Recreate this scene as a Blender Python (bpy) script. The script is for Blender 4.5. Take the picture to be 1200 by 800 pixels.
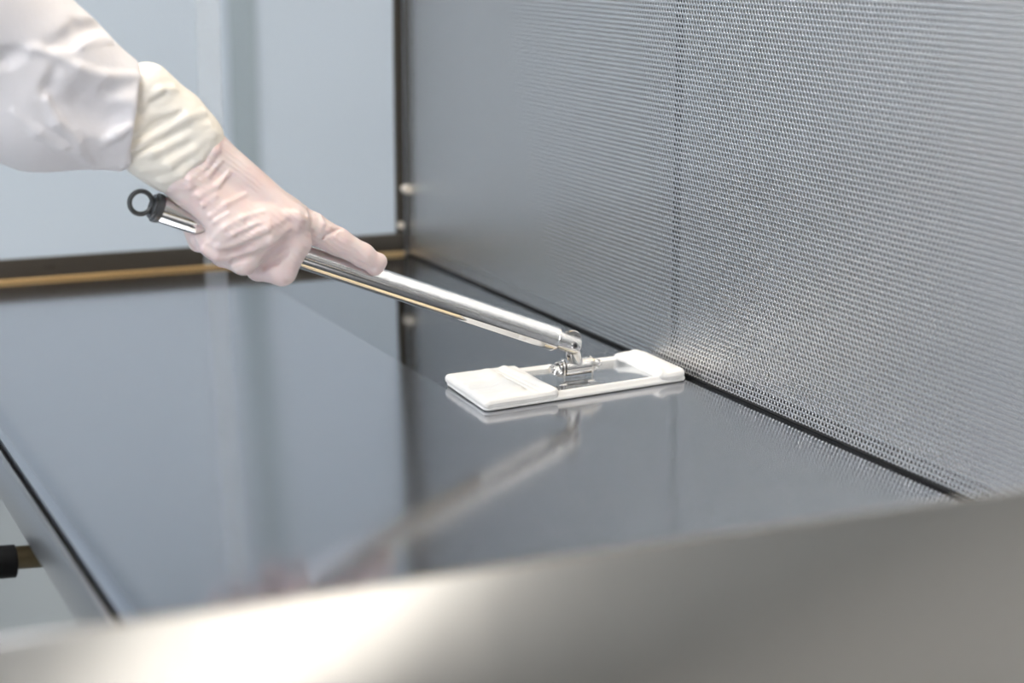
import bpy, bmesh, math, random
import numpy as np
from mathutils import Vector, Matrix

random.seed(4)
for o in list(bpy.data.objects): bpy.data.objects.remove(o)
scene = bpy.context.scene
COL = scene.collection

# ------------------------------------------------------------------ camera
CAM_H = 0.40; PITCH = math.radians(12.30); YAW = math.radians(23.6); FPX = 2270.0
cam_d = bpy.data.cameras.new('camera'); cam = bpy.data.objects.new('camera', cam_d); COL.objects.link(cam)
cam.location = (0, 0, CAM_H); cam.rotation_euler = (math.pi/2 - PITCH, 0, -YAW)
cam_d.sensor_width = 36; cam_d.lens = FPX/1200*36; cam_d.clip_start = 0.02
cam_d.dof.use_dof = True; cam_d.dof.focus_distance = 1.61; cam_d.dof.aperture_fstop = 3.8
scene.camera = cam
# ------------------------------------------------------------------ world and exposure
w = bpy.data.worlds.new('world'); scene.world = w; w.use_nodes = True
w.node_tree.nodes['Background'].inputs[0].default_value = (0.8, 0.85, 0.9, 1)
w.node_tree.nodes['Background'].inputs[1].default_value = 0.2
vs = scene.view_settings
vs.view_transform = 'Standard'; vs.look = 'None'; vs.gamma = 1; vs.exposure = 0.15; vs.use_curve_mapping = False
LAMP_ROOM = 10.5      # ceiling panels of the room
LAMP_HOOD = 7.0     # warm tubes in the hood of the bench

# camera maths, used to read sizes off the photograph
_F = np.array([math.sin(YAW)*math.cos(PITCH), math.cos(YAW)*math.cos(PITCH), -math.sin(PITCH)])
_R = np.array([math.cos(YAW), -math.sin(YAW), 0]); _U = np.cross(_R, _F); _C = np.array([0, 0, CAM_H])
def ray(x, y):
    d = (x-600)*_R - (y-400)*_U + FPX*_F
    return d/np.linalg.norm(d)
def at(x, y, Y):
    d = ray(x, y); return _C + d*Y/d[1]

# ------------------------------------------------------------------ helpers
def tag(o, label, cat, group=None):
    o['label'] = label; o['category'] = cat
    if group: o['group'] = group
    return o
def empty(name, loc, label, cat):
    o = bpy.data.objects.new(name, None); COL.objects.link(o); o.location = loc; o.empty_display_size = .05
    bpy.context.view_layer.update()
    return tag(o, label, cat)
def link(name, me, mat, parent=None, smooth=False):
    o = bpy.data.objects.new(name, me); COL.objects.link(o)
    if mat: me.materials.append(mat)
    if smooth:
        me.polygons.foreach_set('use_smooth', [True]*len(me.polygons))
    if parent:
        o.parent = parent
        if parent.parent is None: o.matrix_parent_inverse = Matrix.Translation(parent.location).inverted()
    return o
def bm_obj(name, bm, mat, parent=None, smooth=False):
    bmesh.ops.recalc_face_normals(bm, faces=bm.faces)
    me = bpy.data.meshes.new(name); bm.to_mesh(me); bm.free()
    o = link(name, me, mat, parent, False)
    if smooth:
        for p in me.polygons: p.use_smooth = True
        try: me.set_sharp_from_angle(angle=math.radians(38))
        except Exception: pass
    return o
def add_box(bm, lo, hi, bev=0.0, seg=2, M=None):
    lo = Vector(lo); hi = Vector(hi)
    r = bmesh.ops.create_cube(bm, size=1.0)
    vs_ = r['verts']
    for v in vs_:
        v.co = Vector(((v.co.x+.5)*(hi.x-lo.x)+lo.x, (v.co.y+.5)*(hi.y-lo.y)+lo.y, (v.co.z+.5)*(hi.z-lo.z)+lo.z))
    allv = vs_
    if bev > 0:
        es = list({e for v in vs_ for e in v.link_edges})
        rr = bmesh.ops.bevel(bm, geom=es, offset=bev, segments=seg, affect='EDGES', profile=.5)
        allv = list({v for f in rr['faces'] for v in f.verts} | {v for v in vs_ if v.is_valid})
    if M is not None:
        for v in allv: v.co = M @ v.co
def box(name, lo, hi, mat, parent=None, bev=0.0, M=None, smooth=False):
    bm = bmesh.new(); add_box(bm, lo, hi, bev, 2, M); return bm_obj(name, bm, mat, parent, smooth or bev > 0)
def frame_of(axis):
    a = Vector(axis).normalized()
    t = Vector((0, 0, 1)) if abs(a.z) < .9 else Vector((1, 0, 0))
    u = a.cross(t).normalized(); v = a.cross(u).normalized()
    return a, u, v
def add_lathe(bm, p0, axis, prof, seg=32, cap=True):
    """prof: list of (distance along axis, radius)"""
    a, u, v = frame_of(axis); p0 = Vector(p0); rings = []
    for s, r in prof:
        rings.append([bm.verts.new(p0 + a*s + (u*math.cos(2*math.pi*k/seg) + v*math.sin(2*math.pi*k/seg))*max(r, 1e-5)) for k in range(seg)])
    for A, B in zip(rings[:-1], rings[1:]):
        for k in range(seg): bm.faces.new((A[k], A[(k+1) % seg], B[(k+1) % seg], B[k]))
    if cap:
        bm.faces.new(rings[0]); bm.faces.new(rings[-1])
def lathe(name, p0, axis, prof, mat, parent=None, seg=32, cap=True):
    bm = bmesh.new(); add_lathe(bm, p0, axis, prof, seg, cap); return bm_obj(name, bm, mat, parent, True)
def rod_prof(L, r, b=0.0006):
    return [(0, r-b), (b, r), (L-b, r), (L, r-b)]

# ------------------------------------------------------------------ materials
def mat(name, col, rough=.5, metal=0.0, **kw):
    m = bpy.data.materials.new(name); m.use_nodes = True
    b = m.node_tree.nodes['Principled BSDF']
    b.inputs['Base Color'].default_value = (*col, 1); b.inputs['Roughness'].default_value = rough; b.inputs['Metallic'].default_value = metal
    for k, v in kw.items(): b.inputs[k.replace('_', ' ')].default_value = v
    return m
def nodes(m): return m.node_tree.nodes, m.node_tree.links, m.node_tree.nodes['Principled BSDF']
def noise(m, scale, detail=3, vec_scale=None, rough=.5):
    N, L, b = nodes(m)
    tc = N.new('ShaderNodeTexCoord'); n = N.new('ShaderNodeTexNoise'); n.inputs['Scale'].default_value = scale; n.inputs['Detail'].default_value = detail
    n.inputs['Roughness'].default_value = rough
    if vec_scale:
        mp = N.new('ShaderNodeMapping'); mp.inputs['Scale'].default_value = vec_scale
        L.new(tc.outputs['Object'], mp.inputs[0]); L.new(mp.outputs[0], n.inputs['Vector'])
    else: L.new(tc.outputs['Object'], n.inputs['Vector'])
    return n
def ramp_col(m, fac, c0, c1, p0=.3, p1=.7):
    N, L, b = nodes(m); r = N.new('ShaderNodeValToRGB')
    r.color_ramp.elements[0].position = p0; r.color_ramp.elements[1].position = p1
    r.color_ramp.elements[0].color = (*c0, 1); r.color_ramp.elements[1].color = (*c1, 1)
    L.new(fac, r.inputs[0]); return r
def rough_var(m, n, lo, hi):
    N, L, b = nodes(m); mr = N.new('ShaderNodeMapRange'); mr.inputs['To Min'].default_value = lo; mr.inputs['To Max'].default_value = hi
    L.new(n.outputs['Fac'], mr.inputs[0]); L.new(mr.outputs[0], b.inputs['Roughness']); return mr
def bump(m, fac, strength, dist=.001):
    N, L, b = nodes(m); bp = N.new('ShaderNodeBump'); bp.inputs['Strength'].default_value = strength; bp.inputs['Distance'].default_value = dist
    L.new(fac, bp.inputs['Height']); L.new(bp.outputs[0], b.inputs['Normal']); return bp

M = {}
# polished steel of the worktop; the strip already wiped is cleaner than the hazy rest
m = M['worktop'] = mat('worktop_steel', (.60, .63, .66), .12, 1.0)
N, L, b = nodes(m)
tc = N.new('ShaderNodeTexCoord'); sx = N.new('ShaderNodeSeparateXYZ'); L.new(tc.outputs['Object'], sx.inputs[0])
gx = N.new('ShaderNodeMath'); gx.operation = 'GREATER_THAN'; gx.inputs[1].default_value = .604; L.new(sx.outputs['X'], gx.inputs[0])
gy = N.new('ShaderNodeMath'); gy.operation = 'GREATER_THAN'; gy.inputs[1].default_value = 1.47; L.new(sx.outputs['Y'], gy.inputs[0])
wet = N.new('ShaderNodeMath'); wet.operation = 'MULTIPLY'; L.new(gx.outputs[0], wet.inputs[0]); L.new(gy.outputs[0], wet.inputs[1])
mp = N.new('ShaderNodeMapping'); mp.inputs['Scale'].default_value = (60, 4, 60); L.new(tc.outputs['Object'], mp.inputs[0])
n1 = N.new('ShaderNodeTexNoise'); n1.inputs['Scale'].default_value = 3; n1.inputs['Detail'].default_value = 4; L.new(mp.outputs[0], n1.inputs[0])
mr = N.new('ShaderNodeMapRange'); mr.inputs['To Min'].default_value = .115; mr.inputs['To Max'].default_value = .145; L.new(n1.outputs['Fac'], mr.inputs[0])
mx = N.new('ShaderNodeMix'); mx.data_type = 'FLOAT'; L.new(wet.outputs[0], mx.inputs['Factor']); L.new(mr.outputs[0], mx.inputs['A']); mx.inputs['B'].default_value = .06
L.new(mx.outputs['Result'], b.inputs['Roughness'])
mc = N.new('ShaderNodeMix'); mc.data_type = 'RGBA'; L.new(wet.outputs[0], mc.inputs['Factor'])
mc.inputs['A'].default_value = (.475, .49, .525, 1); mc.inputs['B'].default_value = (.335, .35, .37, 1)
L.new(mc.outputs['Result'], b.inputs['Base Color'])

m = M['perf'] = mat('perforated_steel', (.82, .82, .82), .22, 1.0)
M['cut'] = mat('shaded_hole_edge', (.16, .16, .16), .6, .6)  # same steel made darker: the shade inside the holes is in the colour
M['steel'] = mat('brushed_steel', (.60, .60, .60), .28, 1.0)
n = noise(M['steel'], 8, 4, (2, 60, 60)); rough_var(M['steel'], n, .2, .36)
m = M['lip'] = mat('satin_steel', (.62, .61, .60), .2, 1.0)
n = noise(m, 6, 3, (30, 2, 2)); rough_var(m, n, .15, .21)
m = M['frame'] = mat('dark_reflecting_steel', (.10, .088, .075), .3, .85)  # polished steel; its dark reflections are put into the brown base colour
n = noise(m, 10, 3, (2, 40, 40)); rough_var(m, n, .24, .36)
M['railsteel'] = mat('dull_rail_steel', (.36, .37, .39), .35, 1.0)
M['knob'] = mat('pale_nickel_knob', (.72, .66, .58), .45, .3)
M['brass'] = mat('warm_metal_bead', (.75, .55, .30), .3, 1.0)
M['chrome'] = mat('polished_chrome', (.66, .65, .64), .1, 1.0)
m = M['tube'] = mat('polished_tube_steel', (.74, .735, .73), .08, 1.0)
M['plate'] = mat('plate_steel', (.66, .68, .70), .16, 1.0)
M['dark'] = mat('black_shade_fill', (.02, .02, .022), .6)  # black stands in for the shade in the cavity, gaps and recesses
M['rubber'] = mat('black_plastic', (.003, .003, .0035), .6, 0.0, Specular_IOR_Level=.15)
M['ringmat'] = mat('gunmetal_ring', (.14, .145, .15), .35, .9)
M['oldbrass'] = mat('tarnished_brass_tube', (.11, .085, .05), .4, .8)
M['backplate'] = mat('filter_grille_grey', (.55, .56, .57), .6)
m = M['wall'] = mat('pale_blue_wall', (.60, .67, .75), .55)
M['wall_grey'] = mat('grey_wall', (.62, .60, .57), .55)
n = noise(m, 1.2, 2); r = ramp_col(m, n.outputs['Fac'], (.62, .70, .80), (.66, .74, .84)); nodes(m)[1].new(r.outputs[0], nodes(m)[2].inputs['Base Color'])
M['joint'] = mat('wall_joint_grey', (.36, .43, .48), .5)
m = M['floor'] = mat('grey_epoxy_floor', (.42, .44, .44), .4)
n = noise(m, 3, 3); r = ramp_col(m, n.outputs['Fac'], (.40, .42, .42), (.45, .47, .47)); nodes(m)[1].new(r.outputs[0], nodes(m)[2].inputs['Base Color'])
M['ceiling'] = mat('white_ceiling', (.8, .81, .82), .6)
M['apron'] = mat('dull_grey_apron', (.30, .32, .325), .5)
M['whitepaint'] = mat('white_enamel', (.78, .79, .80), .35)
M['graypaint'] = mat('grey_enamel', (.45, .47, .49), .4)
def emit(name, col, s):
    m = bpy.data.materials.new(name); m.use_nodes = True; N = m.node_tree.nodes; b = N['Principled BSDF']
    b.inputs['Base Color'].default_value = (*col, 1); b.inputs['Emission Color'].default_value = (*col, 1); b.inputs['Emission Strength'].default_value = s
    return m
M['diffuser'] = emit('light_diffuser', (1, .975, .94), LAMP_ROOM)
M['softdiff'] = emit('soft_light_diffuser', (1, .95, .87), 2.3)
M['tubeglow'] = emit('warm_strip_light', (1, .76, .42), LAMP_HOOD*.42)
M['coolglow'] = emit('white_hood_diffuser', (.97, .975, 1), LAMP_HOOD*1.25)
# clear pane, and a hazy strip standing in for a reflected light stripe
def glassy(name, col, fac, rough):
    m = bpy.data.materials.new(name); m.use_nodes = True; N = m.node_tree.nodes; L = m.node_tree.links
    b = N['Principled BSDF']; b.inputs['Base Color'].default_value = (*col, 1); b.inputs['Roughness'].default_value = rough
    t = N.new('ShaderNodeBsdfTransparent'); mx = N.new('ShaderNodeMixShader'); mx.inputs[0].default_value = fac
    L.new(t.outputs[0], mx.inputs[1]); L.new(b.outputs[0], mx.inputs[2]); L.new(mx.outputs[0], N['Material Output'].inputs[0]); return m
M['pane'] = glassy('clear_acrylic_pane', (.6, .65, .68), .06, .03)
M['strip'] = glassy('reflected_stripe_haze', (.72, .78, .86), .22, .3)
# cloth and glove
m = M['cloth'] = mat('white_microfibre', (.88, .88, .88), .85)
n = noise(m, 900, 2); bump(m, n.outputs['Fac'], .25, .0006)
m = M['gown'] = mat('white_gown_fabric', (.83, .82, .88), .6)
m.node_tree.nodes['Principled BSDF'].inputs['Sheen Weight'].default_value = .15
n = noise(m, 55, 5, None, .6); bump(m, n.outputs['Fac'], .25, .004)
m = M['cuff'] = mat('cream_latex_cuff', (.94, .905, .85), .42)
n = noise(m, 60, 4, (1, 1, 2.2)); bump(m, n.outputs['Fac'], .22, .004)
m = M['glove'] = mat('translucent_pink_glove', (.80, .66, .63), .36)
b = m.node_tree.nodes['Principled BSDF']; b.inputs['Subsurface Weight'].default_value = .25; b.inputs['Subsurface Radius'].default_value = (.006, .003, .002); b.inputs['Subsurface Scale'].default_value = .6
b.inputs['Coat Weight'].default_value = .2; b.inputs['Coat Roughness'].default_value = .25
n = noise(m, 38, 3); r = ramp_col(m, n.outputs['Fac'], (.80, .63, .63), (.86, .745, .74), .3, .7); m.node_tree.links.new(r.outputs[0], b.inputs['Base Color'])
N, L = m.node_tree.nodes, m.node_tree.links
tc = N.new('ShaderNodeTexCoord'); mp = N.new('ShaderNodeMapping'); mp.inputs['Rotation'].default_value = (0, math.radians(52), 0); L.new(tc.outputs['Object'], mp.inputs[0])
wv = N.new('ShaderNodeTexWave'); wv.wave_type = 'BANDS'; wv.bands_direction = 'X'; wv.inputs['Scale'].default_value = 75; wv.inputs['Distortion'].default_value = 9.0
wv.inputs['Detail'].default_value = 2; wv.inputs['Detail Scale'].default_value = .5; L.new(mp.outputs[0], wv.inputs['Vector'])
nm = noise(m, 30, 1); rm = ramp_col(m, nm.outputs['Fac'], (0, 0, 0), (1, 1, 1), .45, .62)
mu = N.new('ShaderNodeMath'); mu.operation = 'MULTIPLY'; L.new(wv.outputs['Fac'], mu.inputs[0]); L.new(rm.outputs[0], mu.inputs[1])
bump(m, mu.outputs[0], .22, .0012)

# ------------------------------------------------------------------ the room
RX0, RX1, RY0, RY1, RZ0, RZ1 = -2.6, 2.0, -2.4, 4.6, -.92, 1.75
def struct(o): o['kind'] = 'structure'; return o
struct(box('floor', (RX0, RY0, RZ0-.08), (RX1, RY1, RZ0), M['floor']))
struct(box('ceiling', (RX0, RY0, RZ1), (RX1, RY1, RZ1+.08), M['ceiling']))
wf = struct(box('wall_far', (RX0, RY1, RZ0), (RX1, RY1+.1, RZ1), M['wall']))
struct(box('wall_near', (RX0, RY0-.1, RZ0), (RX1, RY0, RZ1), M['wall_grey']))
struct(box('wall_left', (RX0-.1, RY0, RZ0), (RX0, RY1, RZ1), M['wall']))
struct(box('wall_right', (RX1, RY0, RZ0), (RX1+.1, RY1, RZ1), M['wall_grey']))
xa = at(269, 100, RY1)[0]; xb = at(301, 100, RY1)[0]
struct(box('trim_1', (xa, RY1-.012, RZ0), (xb, RY1, RZ1), M['joint']))
struct(box('added_door_1', (-2.55, RY1-.03, RZ0), (-1.75, RY1, 1.2), M['graypaint']))  # unseen, added for its dark reflection in the perforated panel
for cx, cy, where in ((-1.5, -1.2, 'over the near left corner of the room'), (.86, -1.35, 'behind and above the camera, split in two'), (-1.4, 1.2, 'above where the operator stands'), (-.75, .1, 'added out of view near the camera to light the hand'),  # the panel near the camera is added to brighten the hand's front
                      (-1.3, 2.6, 'over the far left of the room'), (1.45, 2.9, 'over the floor behind the bench end')):
    t = empty('ceiling_light', (cx, cy, RZ1), 'white ceiling light panel ' + where, 'ceiling light'); t['group'] = 'ceiling light panels'
    W_, H_ = (.26, .75) if cx == .86 else (.42, .42)
    if cx == .86:
        box('diffuser', (cx-W_, cy-H_, RZ1-.025), (cx-.13, cy+H_, RZ1-.01), M['softdiff'], t)
        box('diffuser', (cx-.09, cy-H_, RZ1-.025), (cx+W_, cy+H_, RZ1-.01), M['softdiff'], t)
    else: box('diffuser', (cx-W_, cy-H_, RZ1-.025), (cx+W_, cy+H_, RZ1-.01), M['diffuser'], t)
    bm = bmesh.new()
    for lo, hi in (((-W_-.04, -H_-.04), (W_+.04, -H_)), ((-W_-.04, H_), (W_+.04, H_+.04)), ((-W_-.04, -H_), (-W_, H_)), ((W_, -H_), (W_+.04, H_))) + ((((-.13, -H_), (-.09, H_)),) if cx == .86 else ()):
        add_box(bm, (cx+lo[0], cy+lo[1], RZ1-.03), (cx+hi[0], cy+hi[1], RZ1-.001))
    bm_obj('frame', bm, M['whitepaint'], t)

# ------------------------------------------------------------------ the bench
PX = .818            # face of the perforated panel
YW = 2.1946          # inner face of the far end panel
YN = .70             # near end
# worktop: flat sheet with a rolled front edge
bm = bmesh.new()
prof = [(PX+.02, 0)]
x0, R_ = .2425, .020
prof += [(x0, 0)]
for k in range(1, 13):
    a_ = math.pi/2*k/12; prof.append((x0-R_*.95*math.sin(a_), -R_*.62*(1-math.cos(a_))))
prof += [(x0-R_*.95, -.030), (x0-R_*.95+.0015, -.030)]
prof += [(x0-R_*.95+.0015, -.014), (x0, -.003), (PX+.02, -.003)]
A = [bm.verts.new((x, YN+.02, z)) for x, z in prof]; B = [bm.verts.new((x, YW+.0, z)) for x, z in prof]
nn = len(prof)
for i in range(nn): bm.faces.new((A[i], A[(i+1) % nn], B[(i+1) % nn], B[i]))
bm.faces.new(A); bm.faces.new(B)
wt = tag(bm_obj('worktop', bm, M['worktop'], None, True), 'polished stainless steel worktop with rolled front edge, half wiped', 'worktop')

# perforated panel: every hole is cut in the mesh (5 mm pitch, staggered rows)
def perforated(y0, y1, z0, z1, p=.005, r=.00147, t=.0006):
    dz = p*math.sqrt(3)/2
    ni = int((y1-y0)/p); nj = int((z1-z0)/dz)
    I, J = np.meshgrid(np.arange(ni), np.arange(nj), indexing='ij')
    cy = (y0 + p/2 + I*p + (J % 2)*p/2).ravel(); cz = (z0 + J*dz).ravel(); n = cy.size
    ang = np.radians(30+60*np.arange(6)); Rc = p/math.sqrt(3)
    oy = np.cos(ang)*Rc; oz = np.sin(ang)*Rc; iy = np.cos(ang)*r*1.07; iz = np.sin(ang)*r*1.07
    V = np.zeros((n, 18, 3))
    V[:, :6, 1] = cy[:, None]+oy; V[:, :6, 2] = cz[:, None]+oz
    V[:, 6:12, 1] = cy[:, None]+iy; V[:, 6:12, 2] = cz[:, None]+iz
    V[:, 12:, 1] = cy[:, None]+iy; V[:, 12:, 2] = cz[:, None]+iz; V[:, 12:, 0] = t
    V[:, :, 0] += PX
    q = []
    for k in range(6):
        k2 = (k+1) % 6
        q.append((k, 6+k, 6+k2, k2)); q.append((6+k, 12+k, 12+k2, 6+k2))
    Q = (np.arange(n)[:, None, None]*18 + np.array(q)[None]).reshape(-1, 4)
    me = bpy.data.meshes.new('perforated_sheet')
    me.vertices.add(n*18); me.vertices.foreach_set('co', V.ravel().astype(np.float32))
    me.loops.add(Q.size); me.loops.foreach_set('vertex_index', Q.ravel().astype(np.int32))
    me.polygons.add(len(Q)); me.polygons.foreach_set('loop_start', (np.arange(len(Q))*4).astype(np.int32))
    me.polygons.foreach_set('material_index', np.tile([0, 1], len(Q)//2).astype(np.int32))
    me.update(calc_edges=True); me.validate()
    return me
pp = empty('perforated_panel', (PX, 1.45, 0), 'tall perforated stainless steel rear panel standing along the worktop', 'panel')
sh = link('perforated_sheet', perforated(.93, YW-.0045, .0056, .66), M['perf'], pp); sh.data.materials.append(M['cut'])
box('upper_sheet', (PX, .68, .655), (PX+.0012, YW-.004, .98), M['steel'], pp)
box('side_sheet', (PX, .68, .006), (PX+.0012, .932, .655), M['steel'], pp)
for ya, yb in ((.68, 1.521), (1.540, YW-.004)):                     # grey grille plates behind the holes, with a dark gap between them
    box('back_plate', (PX+.012, ya, .012), (PX+.014, yb, .97), M['backplate'], pp)
box('cavity_wall', (PX+.032, .68, .004), (PX+.034, YW-.004, .97), M['dark'], pp)
box('edge_flange', (PX-.0009, YW-.0040, .0004), (PX+.034, YW-.0004, .97), M['frame'], pp)
box('bottom_flange', (PX+.0015, .70, .0005), (PX+.0295, YW-.0042, .0025), M['dark'], pp)

# far end panel: dark frame, clear pane
ep = empty('end_window', (.5, YW+.01, 0), 'clear window in dark steel frame closing the far bench end', 'window')
box('bottom_rail', (.10, YW, .0006), (PX-.00095, YW+.008, .0255), M['frame'], ep, .0003)
box('post', (.8055, YW, .0256), (PX-.001, YW+.006, .95), M['frame'], ep, .001)
box('pane', (.10, YW+.001, .0257), (.8053, YW+.005, .95), M['pane'], ep)
box('reflection_strip', (.5655, YW-.0022, .0015), (.592, YW-.0002, .95), M['strip'], ep)  # added strip, imitates a light stripe reflected in the pane
lathe('bead', (.245, YW-.0020, .0020), (1, 0, 0), rod_prof(.57, .0018), M['brass'], ep, 16)
for (px, py, r_, l_) in ((472, 220, .0056, .020), (468, 263, .0042, .008)):
    c_ = at(px, py, YW)
    kb = lathe('knob', (c_[0], YW, c_[2]), (0, -1, 0), [(0, r_*.55), (l_*.5, r_*.55), (l_*.5, r_), (l_*.9, r_), (l_, r_*.8)], M['knob'], ep, 20)
c_ = at(482, 221, YW-.014)
lathe('latch', (PX-.0070, YW-.014, c_[2]), (1, 0, 0), [(0, .0028), (.0035, .0028), (.0035, .0045), (.0052, .0045)], M['frame'], ep, 16)

# front rail under the worktop edge
fr = empty('front_rail', (.21, 1.45, -.03), 'flat grey steel rail running under the worktop front edge', 'rail')
bm = bmesh.new()
add_box(bm, (.2150, YN+.025, -.042), (.2192, YW-.002, -.0065), .0008)
bm_obj('rail_bar', bm, M['railsteel'], fr, True)
box('gap_shade_strip', (.2193, YN+.03, -.046), (.2225, YW-.01, -.018), M['dark'], fr)  # black strip for the shade in the gap behind the rail
# black capped tube below the rail
vt = empty('capped_tube', (.22, 1.40, -.09), 'short brass tube with black plastic cap under the front rail', 'tube')
pa = at(44, 655, 1.42); pb = at(19, 657, 1.42)
lathe('tube_body', pa+np.array([.05, 0, .0]), (pb-pa)/np.linalg.norm(pb-pa), rod_prof(.05+np.linalg.norm(pb-pa)+.004, .0088), M['oldbrass'], vt, 24)
ax = (pb-pa)/np.linalg.norm(pb-pa)
lathe('cap', pb, ax, [(0, .010), (.001, .0125), (.05, .0125), (.056, .009)], M['rubber'], vt, 28)
# bench cabinet: back box, hood, warm lamp, legs
cb = empty('bench_cabinet', (.98, 1.4, RZ0), 'steel cabinet of the clean bench with hood above worktop', 'cabinet')
box('rear_box', (PX+.036, .66, -.05), (1.25, YW+.05, 1.15), M['graypaint'], cb, .004)
box('hood', (.16, .72, .985), (PX+.034, YW+.05, 1.15), M['graypaint'], cb, .004)
box('base_frame', (.32, .74, -.11), (PX+.034, YW+.02, -.055), M['steel'], cb, .003)
box('apron', (.300, .74, -.62), (.3195, YW+.02, -.032), M['apron'], cb, .002)
for lx, ly in ((.345, .8), (.345, 2.14), (.76, .8), (.76, 2.14), (1.15, .8), (1.15, 2.14)):
    box('leg', (lx-.022, ly-.022, RZ0), (lx+.022, ly+.022, -.056 if lx < 1 else -.051), M['steel'], cb, .003)
box('hood_diffuser', (.165, 1.00, .966), (.270, 2.00, .9848), M['coolglow'], cb)
for ya, yb in ((1.14, 1.27), (1.32, 1.46), (1.52, 1.66)):          # three amber-tinted strip lights
    box('strip_light', (.285, ya, .972), (.812, yb, .9848), M['tubeglow'], cb)

# near end: sloping satin steel panel, far out of focus
ne = empty('near_end_panel', (.35, YN, .05), 'blurred satin steel end panel with sloping face in the foreground', 'panel')
EL = math.radians(30)
bm = bmesh.new()
zt = .1345; Lf = .13
pr = [(YN+.012, zt-.012)] + [(YN+.003+.0015*math.sin(math.radians(q)), zt-.0015+.0015*math.cos(math.radians(q))) for q in range(90, -61, -10)]
yl_, zl_ = pr[-1]
pr += [(yl_-math.sin(EL)*Lf, zl_-math.cos(EL)*Lf), (yl_-math.sin(EL)*Lf, -.06), (YN+.012, -.06)]
xl, xr = -.30, PX-.001
A = [bm.verts.new((xl, y, z)) for y, z in pr]; B = [bm.verts.new((xr, y, z+.006)) for y, z in pr]
for i in range(len(pr)): bm.faces.new((A[i], A[(i+1) % len(pr)], B[(i+1) % len(pr)], B[i]))
bm.faces.new(A); bm.faces.new(B)
bm_obj('sloping_face', bm, M['lip'], ne, True)

# ------------------------------------------------------------------ flat mop
S0 = Vector((.6846, 1.4738, .0480)); D = Vector((-.9251, -.0470, .3768)).normalized()   # tube end and axis, pointing up to the hand
RT = .0106; E_ = Vector(at(187, 244.5, 1.4564)); D = (E_-S0).normalized(); LT = (E_-S0).length
mop = empty('flat_mop', (.708, 1.49, 0), 'flat mop with steel handle and white microfibre pad', 'mop')
lathe('handle', S0, D, [(.0012, .0075), (0, RT*.86), (.0002, RT*.98), (.0008, RT*1.03), (.0022, RT*1.03), (.0026, RT), (LT, RT)], M['tube'], mop, 48)
ec = lathe('end_cap', E_, D, [(-.0005, RT*1.04), (.0005, RT*1.08), (.004, RT*1.08), (.0045, RT*.9), (.0065, RT*.9)], M['ringmat'], mop, 32)
# hanging ring
bm = bmesh.new(); a, u, v = frame_of(D)
yc = Vector((0, -1, 0)); side = D.cross(yc).normalized(); rc = E_ + D*.0155; R1, r1 = .0088, .0019
rings = []
for i in range(40):
    th = 2*math.pi*i/40; c = rc + (D*math.cos(th) + side*math.sin(th))*R1; rad = (D*math.cos(th) + side*math.sin(th)); nrm = D.cross(side).normalized()
    rings.append([bm.verts.new(c + rad*r1*math.cos(2*math.pi*k/10) + nrm*r1*1.3*math.sin(2*math.pi*k/10)) for k in range(10)])
for i in range(40):
    for k in range(10): bm.faces.new((rings[i][k], rings[(i+1) % 40][k], rings[(i+1) % 40][(k+1) % 10], rings[i][(k+1) % 10]))
bm_obj('hanging_ring', bm, M['ringmat'], ec, True)
# fork socket
lathe('socket', S0 - D*.0235, D, [(0, .0062), (.001, .0076), (.0022, .0081), (.024, .0081)], M['chrome'], mop, 36)
PV = S0 - D*.0155                        # pivot
hy = Vector((D.y, -D.x, 0)).normalized(); hy = hy if hy.y < 0 else -hy
sc = lathe('pivot_screw', PV + hy*.0076, hy, [(0, .0036), (.0012, .0036), (.0016, .0031)], M['chrome'], mop, 20)
lathe('hex_recess', PV + hy*.0093, hy, [(-.0002, .0018), (.0001, .0018)], M['dark'], sc, 6)
lathe('tongue', PV - hy*.0025 + Vector((.001, 0, .0035)), hy, rod_prof(.005, .0088), M['chrome'], mop, 32)
# pad frame: u along the long side
ANG = math.radians(7.5); UU = Vector((math.cos(ANG), math.sin(ANG), 0)); WW = Vector((-math.sin(ANG), math.cos(ANG), 0))
FL = Vector((.604, 1.436, 0)); PL, PW = .2085, .103
def pad(a_, b_, z): return FL + UU*a_ + WW*b_ + Vector((0, 0, z))
class PadMap:                             # the soft pad is a little skewed: bilinear between its four corners
    c = [Vector(q) for q in ((.603, 1.4355), (.8110, 1.468), (.6085, 1.5400), (.8125, 1.5600))]
    def __matmul__(s, v):
        a_, b_ = v[0]/PL, v[1]/PW
        q = s.c[0]*(1-a_)*(1-b_)+s.c[1]*a_*(1-b_)+s.c[2]*(1-a_)*b_+s.c[3]*a_*b_
        return Vector((q.x, q.y, v[2]))
    def inv(s, P):
        a_ = b_ = .5
        for _ in range(60):
            q = s @ Vector((a_*PL, b_*PW, 0)); a_ += (P[0]-q.x)/.21; b_ += (P[1]-q.y)/.1
        return a_*PL, b_*PW
MP = PadMap()
box('base_plate', (.012, .012, .0046), (PL-.012, PW-.012, .0062), M['plate'], mop, .0005, MP)
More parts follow.
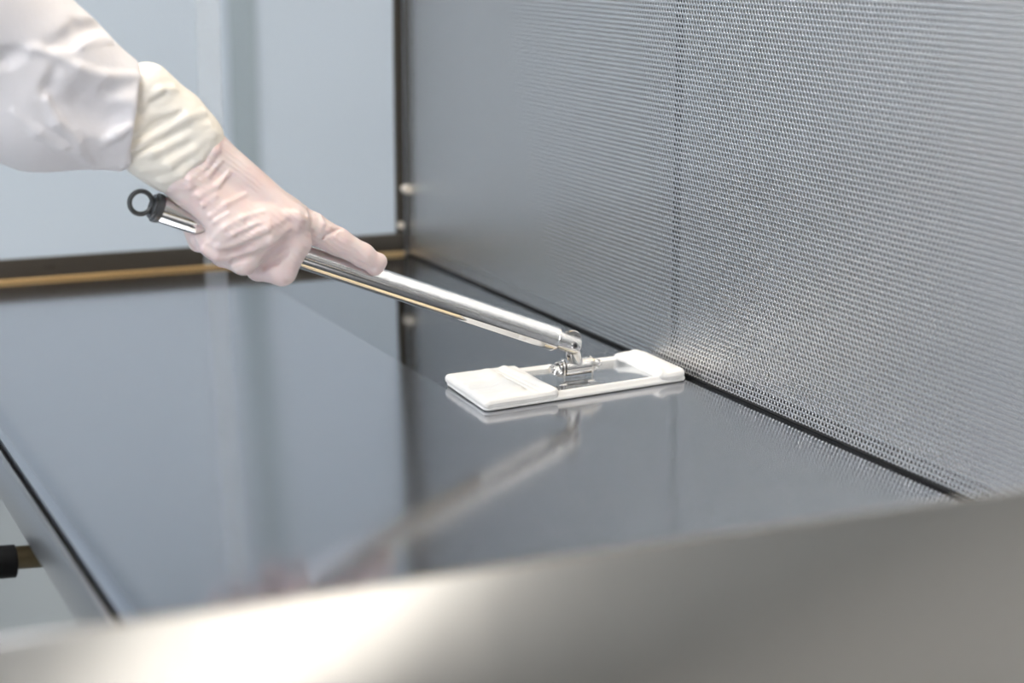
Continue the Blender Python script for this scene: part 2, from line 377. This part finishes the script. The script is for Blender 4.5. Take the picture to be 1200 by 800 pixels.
# u bracket, barrel and bolt
bc = at(674, 433, 1.4865); zc = float(bc[2])+.003; la, lb = MP.inv(bc)
br = box('bracket', (la-.016, lb-.0075, .0063), (la+.016, lb+.0075, .0075), M['chrome'], mop, .0004, MP)
for s in (-1, 1):
    bm = bmesh.new(); x = la + s*.0145; seg = 14
    pts = [(lb-.0072, .0076), (lb+.0072, .0076)] + [(lb + .0086*math.cos(math.pi*k/seg), zc + .0086*math.sin(math.pi*k/seg)) for k in range(seg+1)]
    A = [bm.verts.new(MP @ Vector((x-.0009, y, z))) for y, z in pts]; B = [bm.verts.new(MP @ Vector((x+.0009, y, z))) for y, z in pts]
    for i in range(len(pts)): bm.faces.new((A[i], A[(i+1) % len(pts)], B[(i+1) % len(pts)], B[i]))
    bm.faces.new(A); bm.faces.new(B)
    ck = bm_obj('cheek', bm, M['chrome'], br)
    rv = MP @ Vector((la+s*.0145-.006, lb-.010, .0063))
    lathe('rivet', rv, UU, rod_prof(.008, .0011), M['chrome'], br, 10)
bo = MP @ Vector((la, lb, zc)) - UU*la
lathe('barrel', bo + UU*(la-.0132), UU, [(0, .0070), (.0004, .0077), (.026, .0077), (.0264, .0070)], M['chrome'], mop, 32)
bt = lathe('bolt', bo + UU*(la-.0260), UU, [(0, .0026), (.0006, .0032), (.052, .0032), (.0525, .0026)], M['chrome'], mop, 20)
lathe('nut', bo + UU*(la-.0235), UU, [(0, .0046), (.0006, .0052), (.0045, .0052), (.005, .0046)], M['chrome'], bt, 6)
lathe('washer', bo + UU*(la-.0183), UU, rod_prof(.0012, .0062, .0003), M['chrome'], bt, 24)
lathe('washer', bo + UU*(la-.0168), UU, rod_prof(.0012, .0056, .0003), M['chrome'], bt, 24)
lathe('bolt_head', bo + UU*(la+.0158), UU, [(0, .0056), (.001, .0062), (.006, .0056), (.0082, .0035)], M['chrome'], bt, 24)
# neck joining barrel and tongue
nb = bo + UU*la; bm = bmesh.new()
add_lathe(bm, nb + Vector((0, 0, .003)), (PV - nb), [(0, .0075), (.006, .0068), ((PV-nb).length*.8, .0060)], 20)
bm_obj('neck', bm, M['chrome'], mop, True)

# ------------------------------------------------------------------ signed distance modelling (cloth, glove, gown)
class SDF:
    def __init__(s, lo, hi, h):
        s.lo = np.array(lo, float); s.h = h; s.n = np.ceil((np.array(hi)-s.lo)/h).astype(int)+1
        s.ax = [s.lo[i]+h*np.arange(s.n[i]) for i in range(3)]
        s.V = np.full(s.n, 1.0, np.float32)
    def sub(s, lo, hi):
        a = np.clip(np.floor((np.array(lo)-s.lo)/s.h).astype(int), 0, s.n-1); b = np.clip(np.ceil((np.array(hi)-s.lo)/s.h).astype(int)+1, 1, s.n)
        sl = tuple(slice(a[i], max(b[i], a[i]+1)) for i in range(3))
        g = [s.ax[i][sl[i]].reshape([-1 if j == i else 1 for j in range(3)]).astype(np.float32) for i in range(3)]
        return sl, g
    def cap(s, a, b, ra, rb, k=0.0, op='add', local=False, flat=None):
        a = np.array(a, float); b = np.array(b, float); m_ = max(ra, rb)+k+3*s.h if local else 9
        sl, (X, Y, Z) = s.sub(np.minimum(a, b)-m_, np.maximum(a, b)+m_)
        d = b-a; L2 = max(float(d@d), 1e-12)
        t = np.clip(((X-a[0])*d[0]+(Y-a[1])*d[1]+(Z-a[2])*d[2])/L2, 0, 1)
        q = np.sqrt((X-a[0]-t*d[0])**2+(Y-a[1]-t*d[1])**2+(Z-a[2]-t*d[2])**2) - (ra+(rb-ra)*t)
        s.mix(sl, q.astype(np.float32), k, op)
    def mix(s, sl, q, k, op):
        V = s.V[sl]
        if op == 'add':
            if k > 0:
                h_ = np.maximum(k-np.abs(V-q), 0)/k; s.V[sl] = np.minimum(V, q)-h_*h_*k*.25
            else: s.V[sl] = np.minimum(V, q)
        else:                         # cut
            q = -q
            if k > 0:
                h_ = np.maximum(k-np.abs(V-q), 0)/k; s.V[sl] = np.maximum(V, q)+h_*h_*k*.25
            else: s.V[sl] = np.maximum(V, q)
    def plane(s, p, nrm, k=0.0):       # keep the side the normal points away from
        sl, (X, Y, Z) = s.sub(s.lo-1, s.lo+9); nrm = np.array(nrm, float)/np.linalg.norm(nrm)
        q = (X-p[0])*nrm[0]+(Y-p[1])*nrm[1]+(Z-p[2])*nrm[2]
        s.mix(sl, (-q).astype(np.float32), k, 'cut')
    def rbox(s, c, e, r, k=0.0, op='add'):
        sl, (X, Y, Z) = s.sub(s.lo-1, s.lo+9)
        q = [np.abs(G-c[i])-(e[i]-r) for i, G in enumerate((X, Y, Z))]
        d = np.sqrt(np.maximum(q[0], 0)**2+np.maximum(q[1], 0)**2+np.maximum(q[2], 0)**2)+np.minimum(np.maximum(np.maximum(q[0], q[1]), q[2]), 0)-r
        s.mix(sl, d.astype(np.float32), k, op)
    def rbox2(s, c, e, R, r, k=0.0):
        sl, (X, Y, Z) = s.sub(s.lo-1, s.lo+9)
        qx, qy = np.abs(X-c[0])-(e[0]-R), np.abs(Y-c[1])-(e[1]-R)
        d2 = np.sqrt(np.maximum(qx, 0)**2+np.maximum(qy, 0)**2)+np.minimum(np.maximum(qx, qy), 0)-R+r
        dz = np.abs(Z-c[2])-(e[2]-r)
        d = np.sqrt(np.maximum(d2, 0)**2+np.maximum(dz, 0)**2)+np.minimum(np.maximum(d2, dz), 0)-r
        s.mix(sl, d.astype(np.float32), k, 'add')
    def sample(s, P):
        g = np.clip((np.asarray(P)-s.lo)/s.h, 0, s.n-1.001); i = g.astype(int); f = g-i; out = 0
        for dx in (0, 1):
            for dy in (0, 1):
                for dz in (0, 1):
                    w_ = (f[..., 0] if dx else 1-f[..., 0])*(f[..., 1] if dy else 1-f[..., 1])*(f[..., 2] if dz else 1-f[..., 2])
                    out = out+w_*s.V[i[..., 0]+dx, i[..., 1]+dy, i[..., 2]+dz]
        return out
    def hit(s, x, y, Y0):              # first point of the surface seen at pixel x, y
        d = ray(x, y); t = (Y0-.12)/d[1]
        for _ in range(400):
            p = _C+d*t
            g = (p-s.lo)/s.h
            v = float(s.sample(p[None])[0]) if np.all(g >= 0) and np.all(g <= s.n-1) else .004
            if v < .0002: return p
            t += max(v*.6, .0003)
            if t*d[1] > Y0+.15: return None
        return None
    def ridge(s, pts, r, k, Y0, op='add', depth=.4):
        hp = [s.base.hit(x, y, Y0) for x, y in pts]; hp = [p for p in hp if p is not None]
        d = ray(*pts[0]); n_ = len(hp)
        for i in range(n_-1):
            ta = math.sin(math.pi*(i+.35)/(n_-.3))**.6; tb = math.sin(math.pi*(i+1.35)/(n_-.3)) if i+1.35 < n_-.3 else .3
            tb = max(tb, .2)**.6
            sh_ = d*r*depth if op == 'add' else -d*r*depth
            s.cap(hp[i]+sh_, hp[i+1]+sh_, r*ta, r*tb, k, op, True)
    def freeze(s):
        import copy
        s.base = copy.copy(s); s.base.V = s.V.copy()
    def mesh(s, name):
        V = s.V; sg = V < 0; nx, ny, nz = V.shape
        c = [(i, j, k) for i in (0, 1) for j in (0, 1) for k in (0, 1)]
        cnt = np.zeros((nx-1, ny-1, nz-1), np.int8)
        for i, j, k in c: cnt += sg[i:nx-1+i, j:ny-1+j, k:nz-1+k]
        act = (cnt > 0) & (cnt < 8); ids = np.argwhere(act); idx = np.full(act.shape, -1, np.int64); idx[act] = np.arange(len(ids))
        cv = np.stack([V[ids[:, 0]+i, ids[:, 1]+j, ids[:, 2]+k] for i, j, k in c], 1); cc = np.array(c, float)
        acc = np.zeros((len(ids), 3)); num = np.zeros(len(ids))
        for p in range(8):
            for q in range(p+1, 8):
                if np.abs(cc[p]-cc[q]).sum() == 1:
                    x = (cv[:, p] < 0) != (cv[:, q] < 0); t = np.where(x, cv[:, p]/np.where(x, cv[:, p]-cv[:, q], 1), 0)
                    acc += np.where(x[:, None], cc[p]+(cc[q]-cc[p])*t[:, None], 0); num += x
        P = s.lo+(ids+acc/num[:, None])*s.h
        F = []
        for ax_ in range(3):
            u_, v_ = [(1, 2), (2, 0), (0, 1)][ax_]
            a0 = [slice(None)]*3; a1 = [slice(None)]*3; a0[ax_] = slice(0, -1); a1[ax_] = slice(1, None)
            e = sg[tuple(a0)] != sg[tuple(a1)]; E2 = np.argwhere(e)
            ok = (E2[:, u_] > 0) & (E2[:, v_] > 0) & (E2[:, u_] < V.shape[u_]-1) & (E2[:, v_] < V.shape[v_]-1); E2 = E2[ok]
            def g(du, dv):
                q = E2.copy(); q[:, u_] += du; q[:, v_] += dv; return idx[q[:, 0], q[:, 1], q[:, 2]]
            Q = np.stack([g(-1, -1), g(0, -1), g(0, 0), g(-1, 0)], 1)
            inside = sg[E2[:, 0], E2[:, 1], E2[:, 2]]
            Q[~inside] = Q[~inside][:, ::-1]; F.append(Q)
        F = np.concatenate(F); F = F[(F >= 0).all(1)]
        me = bpy.data.meshes.new(name)
        me.vertices.add(len(P)); me.vertices.foreach_set('co', P.ravel().astype(np.float32))
        me.loops.add(F.size); me.loops.foreach_set('vertex_index', F.ravel().astype(np.int32))
        me.polygons.add(len(F)); me.polygons.foreach_set('loop_start', (np.arange(len(F))*4).astype(np.int32))
        me.update(calc_edges=True); me.validate(); return me

def to_pad(me):
    V = np.empty(len(me.vertices)*3, np.float32); me.vertices.foreach_get('co', V); V = V.reshape(-1, 3)
    a_, b_ = V[:, :1]/PL, V[:, 1:2]/PW; c = [np.array(q)[None] for q in MP.c]
    V[:, :2] = c[0]*(1-a_)*(1-b_)+c[1]*a_*(1-b_)+c[2]*(1-a_)*b_+c[3]*a_*b_
    me.vertices.foreach_set('co', V.ravel()); me.update()

# microfibre cover: sheet under the plate with hems, and two end pockets
hP = .0008
s = SDF((-.006, -.006, -.002), (PL+.006, PW+.006, .018), hP)
s.rbox2((PL/2, PW/2, .0023), (PL/2, PW/2, .0019), .007, .0017)
for y in (.0045, PW-.0045):
    s.cap((.03, y, .0052), (PL-.02, y, .0052), .0026, .0026, .002)
    s.cap((.03, y+(.006 if y < .05 else -.006), .0048), (PL-.02, y+(.006 if y < .05 else -.006), .0048), .0016, .0016, .002)
s.cap((.0, -.0004, .0042), (PL, -.0004, .0042), .0007, .0007, .0008, 'cut', True)
me = s.mesh('mop_cover'); to_pad(me); cover = link('mop_cover', me, M['cloth'], mop, True)
def pocket(a0, a1, flip):
    s = SDF((a0-.012, -.008, .0005), (a1+.012, PW+.008, .026), hP)
    cx, ex = (a0+a1)/2, (a1-a0)/2
    s.rbox2((cx, PW/2, .0064), (ex, PW/2+.0012, .0038), .0055 if not flip else .012, .0034)
    for q_ in range(5):
        yy_ = PW*(.15+.17*q_); s.cap((a0+.006, yy_, .0095), (a0+(a1-a0)*.55, yy_+.004*math.sin(q_*2.1), .0090+.0006*math.cos(q_*1.7)), .0012, .0018, .006)
    # soft swelling and folded lip at the open side
    lipx = a1-.004 if not flip else a0+.004
    s.cap((cx, .02, .0068), (cx, PW-.02, .0068), .0045, .0045, .012)
    if not flip:
        s.cap((lipx, .004, .0080), (lipx-.006, PW*.5, .0088), .0034, .0036, .004); s.cap((lipx-.006, PW*.5, .0088), (lipx-.010, PW-.004, .0082), .0036, .0032, .004)
        for z_, x_ in ((.0098, -.012), (.0092, -.019)):
            s.cap((lipx+x_, .004, z_), (lipx+x_-.006, PW-.01, z_+.0006), .0011, .0011, .0015, 'cut', True)
    else:
        s.cap((lipx, .004, .0085), (lipx+.006, PW*.4, .0110), .0034, .0038, .004); s.cap((lipx+.006, PW*.4, .0110), (lipx-.005, PW*.78, .0098), .0036, .0030, .004)
        s.cap((lipx-.005, PW*.78, .0098), (lipx-.003, PW-.006, .0070), .0030, .0028, .004)
    for z_ in (.0050, .0083):
        s.cap((a0, -.0016, z_), (a1, -.0016, z_), .0009, .0009, .0009, 'cut', True)
        xe = a0-.0006 if not flip else a1+.0006
        s.cap((xe, 0, z_), (xe, PW, z_), .0009, .0009, .0009, 'cut', True)
    me = s.mesh('pocket'); to_pad(me)
    return link('pocket', me, M['cloth'], cover, True)
pocket(-.001, .073, False)
pocket(PL-.031, PL+.001, True)

# ------------------------------------------------------------------ person: gloved right hand and sleeved arm
person = empty('person', (-.05, 1.46, .0), 'person in white gown and pale glove gripping the mop handle', 'person')
YH = 1.45
def tube_at(x):                        # a point on the handle axis seen at pixel column x
    y = 327-.343*(447-x); return y
mm = .001
s = SDF((.30, 1.385, .075), (.545, 1.53, .285), .0009)
def J(x, y, Y): return at(x, y, Y)
wr_a, wr_b = J(237, 174, 1.452), J(212, 203, 1.450)
K = .010
# wrist continues up inside the cuff
s.cap(J(180, 122, 1.455), wr_a, .0155, .0155, K); s.cap(J(160, 150, 1.453), wr_b, .0155, .0155, K)
iM, mM, rM, pM = J(333, 250, 1.452), J(341, 259, 1.436), J(308, 267, 1.430), J(268, 267, 1.432)
s.cap(wr_a, iM, .0150, .0135, K); s.cap(wr_a, mM, .0145, .0125, K); s.cap(wr_b, rM, .0150, .0130, K); s.cap(wr_b, pM, .0155, .0130, K)
s.cap(mM, rM, .0115, .0125, K); s.cap(rM, pM, .0125, .0125, K)
# hypothenar and thumb on the far side of the handle
s.cap(wr_b, J(233, 283, 1.474), .0140, .0085, .008)
s.cap(J(236, 200, 1.462), J(285, 236, 1.487), .0150, .0130, K); s.cap(J(285, 236, 1.487), J(318, 262, 1.489), .0125, .0112, .006); s.cap(J(318, 262, 1.489), J(338, 287, 1.486), .0110, .0092, .005)
def finger(pts, k0=.007):
    for i in range(len(pts)-1):
        (a, ra), (b_, rb) = pts[i], pts[i+1]
        s.cap(a, b_, ra, rb, k0 if i == 0 else .0035)
kf = .0045
finger([(iM, .0132), (J(365, 267, 1.451), .0122), (J(396, 283, 1.451), .0108), (J(425, 299, 1.4515), .0094), (J(438, 308, 1.452), .0084)])
s.cap(J(445, 306, 1.452), J(440, 314, 1.452), .0060, .0060, .004)
s.cap(J(264, 283, 1.438), J(282, 294, 1.438), .0100, .0098, .006)
s.cap(J(326, 276, 1.439), J(306, 296, 1.443), .0098, .0085, .005)
finger([(mM, .0122), (J(346, 284, 1.436), .0121), (J(330, 317, 1.4375), .0114), (J(303, 314, 1.462), .0098), (J(296, 297, 1.480), .0086)], kf)
finger([(rM, .0122), (J(286, 304, 1.4365), .0116), (J(262, 298, 1.461), .0096), (J(254, 280, 1.480), .0084)], kf)
finger([(pM, .0118), (J(252, 287, 1.439), .0105), (J(238, 281, 1.461), .0084), (J(238, 268, 1.478), .0076)], kf)
s.freeze()
# folds of the thin glove
def folds(lst, r, k, op='add', depth=.4):
    for pts in lst: s.ridge(pts, r, k, YH, op, depth)
def z2(*p): return [(140+x/3.53, 130+y/3.53) for x, y in p]      # crop of the hand
def z4(*p): return [(240+x/5.4545, 220+y/5.4545) for x, y in p]
folds([z2((335, 495), (375, 435), (440, 385), (520, 345)), z2((370, 545), (430, 485), (510, 440), (600, 415)), z2((440, 562), (530, 525), (610, 490), (690, 440))], .0012, .0030)
folds([z2((345, 520), (395, 458), (450, 425)), z2((405, 552), (470, 508), (550, 472), (620, 450)), z2((300, 445), (345, 390), (400, 350)), z2((500, 575), (570, 550), (640, 510))], .0010, .0026)
folds([z2((330, 575), (400, 612), (480, 605), (560, 580), (650, 535)), z4((10, 350), (90, 375), (200, 350), (330, 290), (420, 230))], .0020, .0035)
folds([z4((300, 540), (380, 500), (450, 468), (520, 420))], .0022, .003, 'cut', .25)
folds([[(228, 272), (240, 292), (254, 299), (272, 299), (292, 293), (316, 282), (340, 266)]], .0034, .004)
folds([[(258, 305), (274, 305), (294, 299), (316, 289), (338, 274)]], .0020, .003, 'cut', .3)
folds([[(258, 160), (253, 176), (241, 195), (222, 211), (203, 220)]], .0017, .004)
folds([z2((205, 330), (290, 312), (365, 270), (420, 205)), z2((245, 385), (325, 350), (405, 310), (455, 250))], .0016, .0030)
folds([z2((770, 395), (775, 440), (760, 490)), z2((800, 405), (810, 440), (800, 485)), z2((830, 430), (840, 470), (815, 520)), z2((862, 445), (870, 480), (850, 520)),
       z2((890, 460), (905, 495), (890, 525)), z2((920, 475), (935, 505))], .0011, .0026)
folds([z4((690, 370), (780, 300), (870, 260)), z4((700, 395), (860, 420), (1080, 520))], .0011, .0025, 'cut', .2)
folds([z4((560, 180), (600, 205), (590, 260)), z4((520, 170), (590, 180), (625, 210))], .0014, .006)
# the handle presses its own groove into the hand
s.cap(S0-D*.02, E_+D*.05, RT+.0002, RT+.0002, .0, 'cut')
me = s.mesh('gloved_hand'); hand = link('gloved_hand', me, M['glove'], person, True)
hand['label'] = 'hand in thin pale pink glove, index finger along the handle'
sm = hand.modifiers.new('soften', 'SMOOTH'); sm.factor = .5; sm.iterations = 2

# cream gathered cuff between glove and sleeve
s = SDF((.285, 1.385, .165), (.42, 1.525, .33), .0013)
axp = np.array([.72, .69]); pp_ = np.array([-.664, .748])
def cpt(t, off, Y=1.452):               # t along the forearm in pixels from the wrist edge, off across
    q = np.array([224.5, 188]) - axp*t + pp_*off; return J(q[0], q[1], Y)
s.cap(cpt(-8, -21), cpt(45, -25), .0170, .0205, 0); s.cap(cpt(-8, 21), cpt(45, 25), .0165, .0200, .012)
s.cap(cpt(45, -25), cpt(95, -25), .0205, .0200, .006); s.cap(cpt(45, 25), cpt(95, 25), .0200, .0200, .012)
s.cap(cpt(16, -22), cpt(16, 22), .0195, .0185, .010)
dcut = cpt(-4, 0)-cpt(60, 0); dcut = dcut/np.linalg.norm(dcut)
s.plane(cpt(-5, 0), dcut + np.array([0, .16, 0]), .004)
s.freeze()
def z1(*p): return [(x/3.636, y/3.636) for x, y in p]
folds([z1((545, 690), (650, 650), (770, 590), (890, 530)), z1((570, 640), (680, 570), (790, 500), (870, 480)), z1((560, 560), (640, 490), (740, 470)),
       z1((600, 725), (720, 700), (820, 640), (900, 560)), z1((690, 770), (770, 740), (850, 670), (915, 570)), z1((600, 460), (680, 390), (740, 380))], .0023, .005)
folds([z1((560, 600), (660, 540), (770, 480)), z1((560, 665), (670, 610), (800, 545)), z1((640, 440), (700, 400))], .0018, .004, 'cut', .2)
# hollow where the hand leaves the cuff
me = s.mesh('glove_cuff'); cuff = link('glove_cuff', me, M['cuff'], person, True)
sm = cuff.modifiers.new('soften', 'SMOOTH'); sm.factor = .5; sm.iterations = 3

# gown sleeve, wide and creased, running up out of view to the shoulder
s = SDF((.02, 1.36, .15), (.345, 1.58, .52), .0016)
s.cap(J(-60, 0, 1.465), J(40, 75, 1.46), .062, .050, 0); s.cap(J(40, 75, 1.46), J(165, 138, 1.453), .050, .033, .02)
s.cap(J(-60, 90, 1.46), J(40, 135, 1.458), .042, .035, .03); s.cap(J(40, 135, 1.458), J(150, 160, 1.455), .033, .0225, .03)
s.cap(J(-420, -230, 1.48), J(-60, 0, 1.465), .080, .062, .03)
pA, pB = J(163, 85, 1.44), J(147, 196, 1.44); dv = pA-pB; nrm = np.cross(dv, np.array([.12, 1, 0])); nrm = nrm if nrm[0] > 0 else -nrm
s.plane((pA+pB)/2, nrm, .003)
s.freeze()
folds([z1((-20, 205), (80, 212), (200, 210), (330, 190), (470, 175)), z1((230, 235), (330, 290), (440, 325), (590, 325)), z1((60, 480), (160, 560), (260, 620), (330, 640), (400, 715))], .0030, .005)
folds([z1((-20, 260), (30, 245), (85, 220)), z1((210, 195), (300, 165), (350, 120), (430, 110)), z1((240, 300), (220, 380), (260, 450), (320, 520)), z1((440, 440), (470, 400), (560, 370))], .0050, .007, 'cut', .35)
folds([z1((300, 390), (370, 440), (430, 500), (470, 560)), z1((460, 470), (500, 520), (520, 560))], .012, .010, 'cut', .62)
folds([z1((200, 420), (240, 520), (330, 600), (380, 690)), z1((450, 600), (500, 570), (550, 540))], .0028, .005)
s.cap(J(112, 189, 1.440), J(145, 188, 1.437), .0040, .0055, .006, 'add', True); s.cap(J(151, 166, 1.436), J(144, 192, 1.439), .0030, .0030, .003, 'add', True)
# recess in the mouth of the sleeve
s.cap(J(130, 140, 1.454), J(200, 143, 1.452), .0235, .0245, .002, 'cut', True)
me = s.mesh('gown_sleeve'); sleeve = link('gown_sleeve', me, M['gown'], person, True)
sm = sleeve.modifiers.new('soften', 'SMOOTH'); sm.factor = .5; sm.iterations = 2
